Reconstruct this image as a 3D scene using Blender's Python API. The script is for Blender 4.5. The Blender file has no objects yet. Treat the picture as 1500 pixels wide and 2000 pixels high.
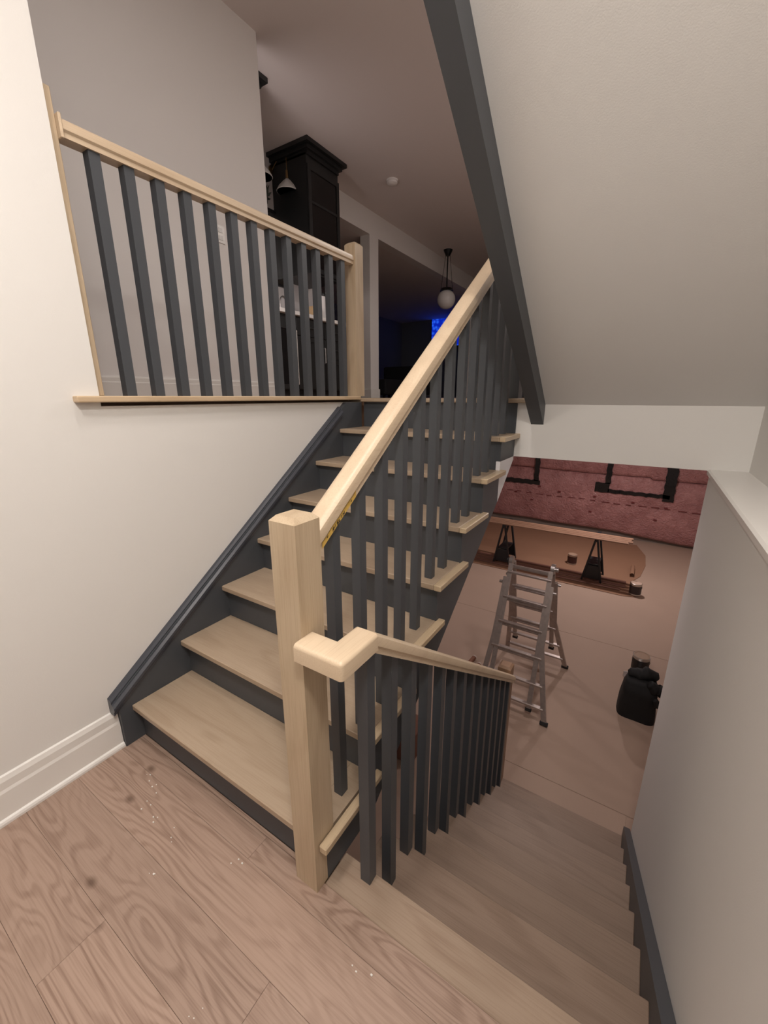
import bpy, bmesh, math, random
from mathutils import Vector, Matrix, noise
random.seed(7)
C = bpy.context.scene.collection
S = bpy.context.scene

# ---------------------------------------------------------------- camera
cam_d = bpy.data.cameras.new('camera'); cam = bpy.data.objects.new('camera', cam_d); C.objects.link(cam)
YAW, PIT = 0.5676, -0.2754
fw = Vector((-math.sin(YAW)*math.cos(PIT), math.cos(YAW)*math.cos(PIT), math.sin(PIT)))
ri = Vector((math.cos(YAW), math.sin(YAW), 0)); up = ri.cross(fw)
m = Matrix((ri, up, -fw)).transposed().to_4x4(); m.translation = (1.8057, -0.7249, 1.5446)
cam.matrix_world = m
cam_d.sensor_fit = 'HORIZONTAL'; cam_d.sensor_width = 36.0; cam_d.lens = 797.06/1500*36
cam_d.clip_start = 0.02; cam_d.clip_end = 60
S.camera = cam
# ---------------------------------------------------------------- world, exposure
w = bpy.data.worlds.new('world'); S.world = w; w.use_nodes = True
w.node_tree.nodes['Background'].inputs[0].default_value = (0.02, 0.025, 0.04, 1)
w.node_tree.nodes['Background'].inputs[1].default_value = 0.3
vs = S.view_settings; vs.view_transform = 'Standard'; vs.look = 'None'; vs.gamma = 1; vs.use_curve_mapping = False
vs.exposure = 0.0
# ---------------------------------------------------------------- room lights
def area(name, loc, size, power, col, target=None, spread=math.pi):
    d = bpy.data.lights.new(name, 'AREA'); d.shape = 'DISK'; d.size = size; d.energy = power; d.color = col; d.spread = spread
    o = bpy.data.objects.new(name, d); C.objects.link(o); o.location = loc
    if target is not None:
        o.rotation_euler = (Vector(target)-Vector(loc)).to_track_quat('-Z', 'Y').to_euler()
    return o
def point(name, loc, radius, power, col):
    d = bpy.data.lights.new(name, 'POINT'); d.shadow_soft_size = radius; d.energy = power; d.color = col
    o = bpy.data.objects.new(name, d); C.objects.link(o); o.location = loc; return o
area('landing_ceiling_lamp', (.95, -.78, 3.06), 0.30, 16, (1, .945, .89))
area('landing_ceiling_lamp', (1.95, -.85, 3.06), 0.34, 36, (1, .945, .89))
area('stairwell_fill', (1.0, .1, 4.15), 0.4, 26, (1, .92, .87))  # unseen fill light added above the stairs to brighten the hall wall
point('kitchen_lamp', (-1.38, 1.80, 2.70), .25, 30, (1, .90, .88))
area('hall_ceiling_lamp', (1.5, 4.2, 4.15), 0.3, 42, (1, .95, .93))
area('basement_lamp', (1.35, 2.7, 1.17), 0.14, 10, (1, .87, .86))
area('basement_lamp', (1.4, 6.9, 1.17), 0.14, 48, (1, .88, .86))
area('basement_lamp', (-1.0, 4.6, 1.17), 0.14, 14, (1, .9, .9))

# ---------------------------------------------------------------- materials
def srgb(r, g, b):
    f = lambda c: (c/12.92 if c <= .04045 else ((c+.055)/1.055)**2.4)
    return (f(r/255), f(g/255), f(b/255), 1)
MC = {}
def plain(name, col, rough=.6, metal=0, bump=0, bscale=200, var=0, vscale=3, coat=0, trans=0, emis=None, es=0, spec=.5):
    if name in MC: return MC[name]
    mt = bpy.data.materials.new(name); mt.use_nodes = True; nt = mt.node_tree; N = nt.nodes; L = nt.links
    b = N['Principled BSDF']; b.inputs['Base Color'].default_value = col; b.inputs['Roughness'].default_value = rough
    b.inputs['Metallic'].default_value = metal; b.inputs['Coat Weight'].default_value = coat
    b.inputs['Specular IOR Level'].default_value = spec
    b.inputs['Transmission Weight'].default_value = trans
    if emis: b.inputs['Emission Color'].default_value = emis; b.inputs['Emission Strength'].default_value = es
    tc = N.new('ShaderNodeTexCoord')
    if var:
        n = N.new('ShaderNodeTexNoise'); n.inputs['Scale'].default_value = vscale; n.inputs['Detail'].default_value = 4
        L.new(tc.outputs['Object'], n.inputs['Vector'])
        mx = N.new('ShaderNodeMix'); mx.data_type = 'RGBA'
        mx.inputs['A'].default_value = tuple(c*(1-var) for c in col[:3])+(1,)
        mx.inputs['B'].default_value = tuple(min(1, c*(1+var)) for c in col[:3])+(1,)
        L.new(n.outputs['Fac'], mx.inputs['Factor']); L.new(mx.outputs['Result'], b.inputs['Base Color'])
    if bump:
        n = N.new('ShaderNodeTexNoise'); n.inputs['Scale'].default_value = bscale; n.inputs['Detail'].default_value = 3
        L.new(tc.outputs['Object'], n.inputs['Vector'])
        bp = N.new('ShaderNodeBump'); bp.inputs['Strength'].default_value = bump; bp.inputs['Distance'].default_value = .002
        L.new(n.outputs['Fac'], bp.inputs['Height']); L.new(bp.outputs['Normal'], b.inputs['Normal'])
    MC[name] = mt; return mt

def wood(name, light, dark, axis='X', rings=11, ring_amt=.55, pore=.25, rough=.45, tint=.1, knots=0, lowscale=1.0, acr=5.0):
    """oak: cathedral rings from a stretched noise, fine pores along the grain, a tint that differs per board"""
    if name in MC: return MC[name]
    mt = bpy.data.materials.new(name); mt.use_nodes = True; nt = mt.node_tree; N = nt.nodes; L = nt.links
    b = N['Principled BSDF']; b.inputs['Roughness'].default_value = rough
    tc = N.new('ShaderNodeTexCoord'); oi = N.new('ShaderNodeObjectInfo')
    mul = N.new('ShaderNodeMath'); mul.operation = 'MULTIPLY'; mul.inputs[1].default_value = 37.0
    L.new(oi.outputs['Random'], mul.inputs[0])
    cb = N.new('ShaderNodeCombineXYZ')
    for i in range(3): L.new(mul.outputs[0], cb.inputs[i])
    ad = N.new('ShaderNodeVectorMath'); ad.operation = 'ADD'
    L.new(tc.outputs['Object'], ad.inputs[0]); L.new(cb.outputs[0], ad.inputs[1])
    def mapped(along, across):
        mp = N.new('ShaderNodeMapping')
        sc = [across]*3; sc['XYZ'.index(axis)] = along
        mp.inputs['Scale'].default_value = sc; L.new(ad.outputs[0], mp.inputs['Vector']); return mp
    m1 = mapped(1.1*lowscale, acr*lowscale)
    n1 = N.new('ShaderNodeTexNoise'); n1.inputs['Scale'].default_value = 1.0; n1.inputs['Detail'].default_value = 2.5
    n1.inputs['Roughness'].default_value = .45; n1.inputs['Distortion'].default_value = .25
    L.new(m1.outputs[0], n1.inputs['Vector'])
    r1 = N.new('ShaderNodeMath'); r1.operation = 'MULTIPLY'; r1.inputs[1].default_value = rings*2*math.pi
    L.new(n1.outputs['Fac'], r1.inputs[0])
    s1 = N.new('ShaderNodeMath'); s1.operation = 'SINE'; L.new(r1.outputs[0], s1.inputs[0])
    rp = N.new('ShaderNodeMapRange'); rp.inputs[1].default_value = -0.2; rp.inputs[2].default_value = 1; rp.inputs[3].default_value = 0; rp.inputs[4].default_value = 1
    L.new(s1.outputs[0], rp.inputs[0])
    m2 = mapped(6, 260)
    n2 = N.new('ShaderNodeTexNoise'); n2.inputs['Scale'].default_value = 1.0; n2.inputs['Detail'].default_value = 2
    L.new(m2.outputs[0], n2.inputs['Vector'])
    m3 = mapped(1.5, 6)
    n3 = N.new('ShaderNodeTexNoise'); n3.inputs['Scale'].default_value = 1.0; n3.inputs['Detail'].default_value = 3
    L.new(m3.outputs[0], n3.inputs['Vector'])
    # ring strength varies over the board
    rs = N.new('ShaderNodeMath'); rs.operation = 'MULTIPLY'; L.new(rp.outputs[0], rs.inputs[0])
    mr3 = N.new('ShaderNodeMapRange'); mr3.inputs[1].default_value = .35; mr3.inputs[2].default_value = .65; mr3.inputs[3].default_value = .25; mr3.inputs[4].default_value = 1
    L.new(n3.outputs['Fac'], mr3.inputs[0]); L.new(mr3.outputs[0], rs.inputs[1])
    a1 = N.new('ShaderNodeMath'); a1.operation = 'MULTIPLY'; a1.inputs[1].default_value = ring_amt; L.new(rs.outputs[0], a1.inputs[0])
    mrp = N.new('ShaderNodeMapRange'); mrp.inputs[1].default_value = .45; mrp.inputs[2].default_value = .75; mrp.inputs[3].default_value = 0; mrp.inputs[4].default_value = pore
    L.new(n2.outputs['Fac'], mrp.inputs[0])
    a2 = N.new('ShaderNodeMath'); a2.operation = 'ADD'; a2.use_clamp = True; L.new(a1.outputs[0], a2.inputs[0]); L.new(mrp.outputs[0], a2.inputs[1])
    mx = N.new('ShaderNodeMix'); mx.data_type = 'RGBA'; mx.inputs['A'].default_value = light; mx.inputs['B'].default_value = dark
    L.new(a2.outputs[0], mx.inputs['Factor'])
    hs = N.new('ShaderNodeHueSaturation')
    mv = N.new('ShaderNodeMapRange'); mv.inputs[1].default_value = 0; mv.inputs[2].default_value = 1; mv.inputs[3].default_value = 1-tint; mv.inputs[4].default_value = 1+tint
    L.new(oi.outputs['Random'], mv.inputs[0]); L.new(mv.outputs[0], hs.inputs['Value'])
    L.new(mx.outputs['Result'], hs.inputs['Color'])
    out = hs.outputs[0]
    if knots:
        mk = mapped(2.2, 3.4); mk.inputs['Scale'].default_value[2] = 0
        vo = N.new('ShaderNodeTexVoronoi'); vo.voronoi_dimensions = '2D'; vo.inputs['Scale'].default_value = knots; L.new(mk.outputs[0], vo.inputs['Vector'])
        kr = N.new('ShaderNodeMapRange'); kr.inputs[1].default_value = .012; kr.inputs[2].default_value = .055; kr.inputs[3].default_value = .7; kr.inputs[4].default_value = 0
        L.new(vo.outputs['Distance'], kr.inputs[0])
        kx = N.new('ShaderNodeMix'); kx.data_type = 'RGBA'; kx.inputs['B'].default_value = srgb(84, 60, 46)
        L.new(kr.outputs[0], kx.inputs['Factor']); L.new(out, kx.inputs['A']); out = kx.outputs['Result']
    L.new(out, b.inputs['Base Color'])
    bp = N.new('ShaderNodeBump'); bp.inputs['Strength'].default_value = .25; bp.inputs['Distance'].default_value = .001; bp.invert = True
    L.new(a2.outputs[0], bp.inputs['Height']); L.new(bp.outputs['Normal'], b.inputs['Normal'])
    MC[name] = mt; return mt

WALL = plain('wall_paint', (.76, .735, .70, 1), .7, bump=.12, bscale=350)
HALLW = plain('hall_wall_paint', (.78, .745, .72, 1), .7, bump=.12, bscale=350)
CEIL = plain('ceiling_paint', (.76, .70, .68, 1), .85, bump=.2, bscale=260)
SOFF = plain('soffit_paint', (.78, .765, .745, 1), .85, bump=.15, bscale=260)
TRIMW = plain('white_trim_paint', (.78, .75, .71, 1), .35)
GREY = plain('charcoal_paint', (.062, .067, .075, 1), .45, bump=.06, bscale=90, var=.06)
GREYM = plain('charcoal_moulding_paint', (.050, .054, .066, 1), .35)
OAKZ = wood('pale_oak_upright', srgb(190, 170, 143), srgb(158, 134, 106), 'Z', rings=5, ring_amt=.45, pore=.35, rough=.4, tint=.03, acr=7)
OAKY = wood('pale_oak_rail', srgb(208, 187, 160), srgb(182, 156, 128), 'Y', rings=4, ring_amt=.35, pore=.35, rough=.38, tint=.03)
OAKT = wood('pale_oak_tread', srgb(174, 154, 132), srgb(146, 123, 100), 'X', rings=5, ring_amt=.3, pore=.3, rough=.33, tint=.04, acr=6)
OAKD = wood('shaded_oak_tread', srgb(140, 119, 103), srgb(110, 88, 72), 'X', rings=5, ring_amt=.35, pore=.35, rough=.5, tint=.06, acr=6)  # tread oak again, shade of the lower flight put into its colour
OAKL = wood('landing_nosing_oak', srgb(162, 141, 122), srgb(132, 108, 90), 'X', rings=6, ring_amt=.45, pore=.35, rough=.42, tint=.02, acr=8)
PLANK = wood('oak_floor_plank', srgb(166, 141, 125), srgb(124, 98, 83), 'X', rings=19, ring_amt=.6, pore=.4, rough=.42, tint=.07, knots=.8, acr=6.5)
SUBF = plain('rosin_paper_floor', srgb(168, 144, 127), .75, bump=.2, bscale=60, var=.08, vscale=1.2)
DARKF = plain('dark_hall_floor', srgb(150, 118, 96), .5, var=.1)
BLACK = plain('black_cabinet_paint', (.012, .0125, .013, 1), .4)
BLACKM = plain('black_metal', (.01, .01, .011, 1), .35, metal=.5)

# ---------------------------------------------------------------- mesh helpers
def V(bm, p): return bm.verts.new(p)
def box(bm, x0, x1, y0, y1, z0, z1, bev=0, seg=1):
    r = bmesh.ops.create_cube(bm, size=1)
    vs_ = r['verts']
    for v in vs_:
        v.co = Vector((x0+(v.co.x+.5)*(x1-x0), y0+(v.co.y+.5)*(y1-y0), z0+(v.co.z+.5)*(z1-z0)))
    if bev:
        es = list({e for v in vs_ for e in v.link_edges})
        bmesh.ops.bevel(bm, geom=es, offset=bev, segments=seg, affect='EDGES', profile=.5)
    return bm
def prism(bm, pts, axis, a, b, bev=0):
    """extrude a 2D polygon along an axis: axis X -> pts are (y,z); Y -> (x,z); Z -> (x,y)"""
    def P(p, t):
        return {'X': (t, p[0], p[1]), 'Y': (p[0], t, p[1]), 'Z': (p[0], p[1], t)}[axis]
    A = [V(bm, P(p, a)) for p in pts]; B = [V(bm, P(p, b)) for p in pts]
    n = len(pts); fs = []
    fs.append(bm.faces.new(A)); fs.append(bm.faces.new(B[::-1]))
    for i in range(n):
        fs.append(bm.faces.new((A[i], B[i], B[(i+1) % n], A[(i+1) % n])))
    bmesh.ops.recalc_face_normals(bm, faces=fs)
    if bev:
        es = list({e for f in fs for e in f.edges})
        bmesh.ops.bevel(bm, geom=es, offset=bev, segments=1, affect='EDGES')
    return bm
def tube(bm, p, q, r, seg=12, r2=None):
    p, q = Vector(p), Vector(q); d = q-p; L_ = d.length
    rot = d.to_track_quat('Z', 'Y').to_matrix().to_4x4(); rot.translation = (p+q)/2
    bmesh.ops.create_cone(bm, cap_ends=True, segments=seg, radius1=r, radius2=r if r2 is None else r2, depth=L_, matrix=rot)
    return bm
def bar(bm, p, q, w_, h, upv=(0, 0, 1), bev=0):
    """rectangular bar from p to q, w_ across, h along up"""
    p, q = Vector(p), Vector(q); d = (q-p); L_ = d.length; z = d.normalized(); x = Vector(upv).cross(z)
    if x.length < 1e-4: x = Vector((1, 0, 0)).cross(z)
    x.normalize(); y = z.cross(x)
    M = Matrix((x, y, z)).transposed().to_4x4(); M.translation = (p+q)/2
    r = bmesh.ops.create_cube(bm, size=1, matrix=M @ Matrix.Diagonal((w_, h, L_, 1)))
    if bev:
        es = list({e for v in r['verts'] for e in v.link_edges}); bmesh.ops.bevel(bm, geom=es, offset=bev, segments=1, affect='EDGES')
    return bm
def lathe(bm, prof, c, seg=24, axis='Z'):
    rings = []
    for r, h in prof:
        ring = []
        for i in range(seg):
            a = 2*math.pi*i/seg
            ring.append(V(bm, (c[0]+r*math.cos(a), c[1]+r*math.sin(a), c[2]+h)))
        rings.append(ring)
    for a, b in zip(rings, rings[1:]):
        for i in range(seg):
            bm.faces.new((a[i], a[(i+1) % seg], b[(i+1) % seg], b[i]))
    if prof[0][0] > 1e-4: bm.faces.new(rings[0][::-1])
    if prof[-1][0] > 1e-4: bm.faces.new(rings[-1])
    bmesh.ops.recalc_face_normals(bm, faces=bm.faces[:])
    return bm
def obj(name, bm, mat, parent=None, loc=None, smooth=False, angle=40):
    """link bm (world coordinates) as one mesh object whose origin is loc (default: centre of the mesh)"""
    if loc is None:
        cs = [v.co for v in bm.verts]
        loc = Vector([(min(c[i] for c in cs)+max(c[i] for c in cs))/2 for i in range(3)])
    loc = Vector(loc)
    bmesh.ops.translate(bm, verts=bm.verts, vec=-loc)
    me = bpy.data.meshes.new(name); bm.to_mesh(me); bm.free()
    if smooth:
        me.polygons.foreach_set('use_smooth', [True]*len(me.polygons))
        try: me.set_sharp_from_angle(angle=math.radians(angle))
        except Exception: pass
    if mat: me.materials.append(mat)
    o = bpy.data.objects.new(name, me); C.objects.link(o)
    o.location = loc
    if parent:
        pw = Vector((0, 0, 0)); p = parent
        while p: pw += p.location; p = p.parent
        o.location = loc-pw; o.parent = parent
    return o
def link_copy(src, parent, wloc):
    c = src.copy(); C.objects.link(c); pw = Vector((0, 0, 0)); p = parent
    while p: pw += p.location; p = p.parent
    c.parent = parent; c.location = Vector(wloc)-pw
    return c
def nb(): return bmesh.new()
def tag(o, label, cat, group=None):
    o['label'] = label; o['category'] = cat
    if group: o['group'] = group
    return o
def thing(name, label, cat, loc, group=None):
    o = bpy.data.objects.new(name, None); C.objects.link(o); o.location = loc; o.empty_display_size = .05
    return tag(o, label, cat, group)
def struct(name, bm, mat, parent=None, **k):
    o = obj(name, bm, mat, parent, **k)
    if parent is None: o['kind'] = 'structure'
    return o
def sbox(name, mat, *a, bev=0, parent=None):
    return struct(name, box(nb(), *a, bev=bev), mat, parent)

# ---------------------------------------------------------------- main dimensions
R, T, NO = .19, .2615, .034          # riser, tread run, nosing overhang
H = 1.535                            # upper floor level
YD, TD = .0968, .2569                # first edge and run of the flight down
BF = -1.52                           # basement floor
XW = -.035                           # left wall face
SL = R/T
HY = 1.837                           # header face
BC = 1.19                            # basement ceiling
UC = 4.2                             # upper ceiling
YB = -2.6                            # wall behind the camera

# ---------------------------------------------------------------- shell
wl = sbox('wall_left', WALL, XW-.1, XW, YB, .08, -.25, 3.1)
sbox('wall_left', WALL, XW-.1, XW, .08, 1.84, BF, 1.508)
sbox('wall_left', HALLW, XW-.1, XW, -1.2, .08, 3.1, UC)
# right: lower wall, ledge, upper wall
sbox('wall_right', WALL, 2.095, 2.24, YB, 1.853, BF, 1.19)
sbox('wall_right', WALL, 2.24, 2.36, YB, 1.86, BF, UC)
sbox('wall_right', WALL, 2.24, 2.36, 1.86, 12.0, BC+.1, UC)
lt = prism(nb(), [(2.083, 1.172), (2.091, 1.163), (2.096, 1.163), (2.096, 1.19), (2.24, 1.19), (2.24, 1.197), (2.09, 1.197), (2.083, 1.19)], 'Y', YB, 1.853)
struct('trim_1', lt, TRIMW)
# header over the opening to the basement
sbox('wall_back', WALL, 1.12, 2.24, HY, HY+.12, BC, 1.512)
# landing slab below the planks
sbox('floor', plain('subfloor_wood', srgb(120, 95, 70), .8), XW, 2.095, YB, YD-.03, -.24, -.012)
fl = [o for o in C.objects if o.name == 'floor'][0]
sbox('wall_front', WALL, XW-.1, 2.24, YB-.1, YB, -.25, 3.1)
sbox('ceiling', CEIL, XW-.1, 2.24, YB, -.36, 3.1, 3.16)
# soffit of the flight above
CS = 2.836
zs = lambda y: CS-SL*y
sf = nb()
prism(sf, [(-.363, zs(-.363)), (HY, zs(HY)), (HY, zs(HY)+.2), (-.363, zs(-.363)+.2)], 'X', 1.28, 2.24)
struct('ceiling', sf, SOFF)
sbox('ceiling', CEIL, -5.6, 2.24, -1.2, 12.0, UC, UC+.1)
sbox('wall_front', HALLW, -1.14, 1.24, -.42, -.36, 3.16, UC)
# charcoal stringer of the flight above (beam)
pb = nb(); zb = 1.3865+SL*HY
prism(pb, [(-.363, zb+SL*.363), (HY, zb-SL*HY), (HY, zb-SL*HY+.24), (-.363, zb+SL*.363+.24)], 'X', 1.21, 1.281)
tag(obj('stair_stringer', pb, GREY), 'charcoal painted sloping stringer beam hanging under the white soffit of the flight above', 'beam')
# hall beyond the guard
sbox('floor', DARKF, -5.6, XW-.1, -1.2, 12.0, BC+.1, H-.012)
sbox('floor', DARKF, XW-.1, 2.24, HY+.12, 12.0, BC+.1, H-.012)
hw = sbox('wall_left', HALLW, -1.26, -1.14, -1.2, 2.09, H-.012, UC)
sbox('wall_front', HALLW, -1.26, XW-.1, -1.3, -1.2, H-.3, UC)
bb = prism(nb(), [(-1.14, H-.01), (-1.122, H-.01), (-1.122, H+.098), (-1.127, H+.104), (-1.127, H+.128), (-1.132, H+.137), (-1.14, H+.139)], 'Y', -1.2, 2.085)
struct('baseboard_left', bb, TRIMW)
# outlet on the hall wall
ot = thing('wall_outlet', 'white wall outlet plate on the hall wall, seen between the balusters', 'outlet', (-1.14, 1.6, 2.72))
obj('cover_plate', box(nb(), -1.141, -1.134, 1.555, 1.63, 2.665, 2.785, bev=.002), TRIMW, ot)
for z in (2.70, 2.75):
    obj('socket', box(nb(), -1.134, -1.131, 1.575, 1.61, z-.015, z+.015, bev=.0015), plain('outlet_face', (.6, .57, .54, 1), .3), ot)
# kitchen walls, arch wall, far rooms
MARB = plain('veined_marble', (.62, .59, .585, 1), .25, var=.14, vscale=2.4)
sbox('wall_back', MARB, -2.42, -2.3, .5, 3.93, H-.012, UC)
sbox('wall_front', HALLW, -2.42, -1.26, .4, .5, H-.3, UC)
aw = nb()
box(aw, -2.31, -2.14, 3.93, 12.0, 3.885, UC)
struct('wall_back', aw, HALLW)
sbox('wall_back', HALLW, -2.31, -2.14, 5.06, 5.30, H-.012, 3.885)
sbox('wall_back', HALLW, -2.31, -2.14, 9.4, 12.0, H-.012, 3.885)
sbox('baseboard_left', TRIMW, -2.325, -2.122, 5.045, 5.315, H-.012, H+.13, bev=.004)
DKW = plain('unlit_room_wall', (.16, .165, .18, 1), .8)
sbox('ceiling', CEIL, -5.6, -2.31, 3.93, 12.0, 3.885, 3.95)
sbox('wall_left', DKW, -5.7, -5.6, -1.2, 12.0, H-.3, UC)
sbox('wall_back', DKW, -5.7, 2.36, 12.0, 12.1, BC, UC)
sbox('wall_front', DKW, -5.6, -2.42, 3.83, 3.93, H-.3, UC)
# basement shell
sbox('floor', SUBF, -3.0, 3.3, YD-.03, 9.6, BF-.1, BF)
sbox('ceiling', CEIL, -3.0, 3.3, HY+.121, 9.6, BC, BC+.1)
sbox('wall_left', WALL, -3.1, -3.0, 1.84, 9.6, BF, BC)
sbox('wall_right', WALL, 3.3, 3.4, 1.84, 9.6, BF, BC)
sbox('wall_front', WALL, -3.0, XW, 1.8, 1.84, BF, BC)
sbox('wall_front', WALL, 2.24, 3.3, 1.8, 1.86, BF, BC)
sbox('wall_front', WALL, XW, 2.095, YD-.08, YD-.03, BF, -.24)
# floor seams in the basement: the covering boards seen at the foot of the stair
for (x0, x1, y0, y1) in ((-.6, 2.09, 1.9, 2.246), (-.6, 3.2, 2.25, 4.69), (-.6, 3.2, 4.694, 6.2)):
    obj('floor_board', box(nb(), x0, x1, y0, y1, BF, BF+.004, bev=.0015), SUBF, [o for o in C.objects if o.name.startswith('floor') and o.data and abs(o.location.z-(BF-.05)) < .02][0])

# ---------------------------------------------------------------- landing floor planks
edges = [YB, -1.505, -1.33, -1.155, -.98, -.805, -.63, -.455, -.28, -.105, -.018]
rows = {2: [.5, 1.3], 3: [.9], 4: [.25, 1.6], 5: [.8], 6: [.62, 1.9], 7: [1.15], 8: [1.95], 9: [.85]}
rnd = random.Random(3)
for i in range(1, len(edges)-1):
    cuts = [XW+.002]+rows.get(i-0, [rnd.uniform(.4, 1.6)])+[2.093]
    for a, b in zip(cuts, cuts[1:]):
        x0, x1 = a+.0003, b-.0003
        y1 = edges[i+1]
        obj('floor_plank', box(nb(), x0, x1, edges[i]+.0003, y1-.0003, -.0125, 0, bev=.0006), PLANK, fl)
obj('floor_plank', box(nb(), XW+.002, 2.093, YB, edges[1]-.0006, -.0125, 0, bev=.001), PLANK, fl)
obj('floor_plank', box(nb(), XW+.002, 1.10, -.0174, -.002, -.0125, 0), PLANK, fl)
# baseboard along the left wall
bb = prism(nb(), [(XW, 0), (XW+.03, 0), (XW+.03, .010), (XW+.026, .018), (XW+.018, .022), (XW+.018, .125), (XW+.014, .137), (XW+.014, .168), (XW+.008, .186), (XW, .19)], 'Y', YB, -.088)
struct('baseboard_left', bb, TRIMW)
# white specks of plaster and dark crumbs on the landing floor
sp = nb()
for (px_, py_) in ((.32, -.14), (.37, -.19), (.43, -.21), (.55, -.2), (.82, -.14), (1.12, -.41), (1.02, -.43), (.25, -.12), (1.35, -.12), (.6, -.3)):
    for k in range(3):
        x, y = px_+rnd.uniform(-.03, .03), py_+rnd.uniform(-.02, .02)
        s = rnd.uniform(.0012, .003); box(sp, x-s, x+s, y-s*.7, y+s*.7, 0, s)
o = obj('plaster_crumbs', sp, TRIMW); tag(o, 'tiny white crumbs of plaster scattered on the landing floor near the bottom step', 'debris'); o['kind'] = 'stuff'

# ---------------------------------------------------------------- upper flight
st = thing('staircase', 'oak and charcoal staircase rising from the landing to the upper floor', 'stairs', (.55, 0, 0))
TH = .027
tread_src = {}
def tread_bm(y0, y1, z, x0=0, x1=1.153, ret=True):
    """oak tread with a front nosing board, mitred end return"""
    b = nb()
    box(b, x0, x1-.032, y0, y1, z-TH, z, bev=.003)
    return b
for k in range(1, 8):
    y0 = (k-1)*T-NO; z = k*R; y1 = k*T+.002
    b = nb()
    xe = 1.118 if k > 1 else 1.118
    if k == 1:
        # notched round the newel
        box(b, 0, 1.030, y0, y1, z-TH, z, bev=.003); box(b, 1.029, xe, .040, y1, z-TH, z)
    else:
        box(b, 0, xe, y0, y1, z-TH, z, bev=.003)
    tr = obj('tread', b, OAKT, st)
    rb = nb()
    if k == 1: prism(rb, [(1.1240, -.036), (1.153, -.036), (1.153, k*T+.032), (1.1240, k*T+.032)], 'Z', z-TH, z, bev=.003)
    else: prism(rb, [(xe+.0006, y0), (1.153, y0), (1.153, k*T+.032), (xe+.0006, k*T+.032)], 'Z', z-TH, z, bev=.003)
    rt = obj('end_return', rb, wood('pale_oak_return', srgb(198, 176, 146), srgb(166, 140, 108), 'Y', rings=4, ring_amt=.3, pore=.3, rough=.33, tint=.04), tr)
for k in range(8):
    z1 = (k+1)*R-TH if k < 7 else H-.028
    xr_ = 1.030 if k == 0 else 1.1
    obj('riser', box(nb(), 0, xr_, k*T, k*T+.018, k*R, z1), GREY, st)
# open stringer on the right: saw-tooth top, sloping lower edge
lowc = -.186
sb = nb()
zlow = lambda y, k: (BC+.002 if k >= 6 else max(0.0, lowc+SL*y))
X0_, X1_ = 1.1, 1.1235
prev = None; first = None
for k in range(8):
    ya, yb_ = k*T, ((k+1)*T if k < 7 else HY)
    zt1 = (k+1)*R-TH if k < 7 else H-.028
    q = [(ya, zlow(ya, k)), (yb_, zlow(yb_, k)), (yb_, zt1), (ya, zt1)]
    a = [V(sb, (X0_, y, z)) for y, z in q]; c_ = [V(sb, (X1_, y, z)) for y, z in q]
    sb.faces.new(a[::-1]); sb.faces.new(c_)
    sb.faces.new((a[0], a[1], c_[1], c_[0])); sb.faces.new((a[3], c_[3], c_[2], a[2]))
    sb.faces.new((a[0], c_[0], c_[3], a[3])); sb.faces.new((a[1], a[2], c_[2], c_[1]))
bmesh.ops.remove_doubles(sb, verts=sb.verts, dist=1e-5)
obj('stringer', sb, GREY, st)
# drywall wedge that carries the stringer line on past the last steps
wy = 6*T
struct('trim_2', prism(nb(), [(wy, lowc+SL*wy), (HY, BC-.02), (HY, BC), (wy, BC)], 'X', 1.098, 1.1235), plain('bright_drywall', (.86, .84, .86, 1), .6))
# underside of the flight
struct('ceiling', prism(nb(), [(.30, .30*SL+lowc+.03), (HY, HY*SL+lowc+.03), (HY, HY*SL+lowc+.05), (.30, .30*SL+lowc+.05)], 'X', XW, 1.098), SOFF)
# wall skirt with cap moulding
c0 = .262
zt = lambda y: c0+SL*(y+.086)
ye = 1.80
sk = nb(); prism(sk, [(-.086, 0), (-.086, zt(-.086)), ((H-.03-c0)/SL-.086, H-.03), (ye, H-.03), (ye, 1.2), (.22, 0)], 'X', XW, 0)
obj('wall_skirt', sk, GREY, st)
cm = nb()
def slopebar(bm, prof, ya, yb, zf):
    """profile (x, dz) swept along the slope between ya and yb with plumb ends"""
    A = [V(bm, (x, ya, zf(ya)+dz)) for x, dz in prof]; B = [V(bm, (x, yb, zf(yb)+dz)) for x, dz in prof]
    n = len(prof); fs = [bm.faces.new(A), bm.faces.new(B[::-1])]
    for i in range(n): fs.append(bm.faces.new((A[i], B[i], B[(i+1) % n], A[(i+1) % n])))
    bmesh.ops.recalc_face_normals(bm, faces=fs); return bm
yend = (H-.03-c0)/SL-.086
slopebar(cm, [(XW, 0), (.003, 0), (.003, -.002), (.006, .010), (.006, .018), (.013, .026), (.013, .040), (.004, .052), (-.006, .055), (-.006, .066), (-.018, .074), (XW, .076)][::1], -.11, yend-.06, lambda y: zt(y)-.058)
obj('cap_moulding', cm, GREYM, [c for c in st.children if c.name.startswith('wall_skirt')][0])

# top nosing across the stair and header
nz = nb(); box(nz, XW-.09+.0, 1.06, 7*T-NO, HY+.03, H-.026, H, bev=.005, seg=2)
struct('trim_3', nz, OAKT)
nz = nb(); box(nz, 1.062, 1.25, 7*T-.02, HY+.03, H-.026, H, bev=.005, seg=2)
struct('trim_4', nz, OAKT)
# oak cap on top of the left wall, under the guard
nz = nb(); box(nz, XW-.13, .002, -.012, 7*T-NO-.001, H-.012, H+.013, bev=.005, seg=2)
struct('trim_5', nz, wood('pale_oak_cap', srgb(205, 180, 148), srgb(178, 150, 116), 'Y', rings=4, ring_amt=.35, pore=.35, rough=.35, tint=.02))
HG = H+.013

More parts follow.
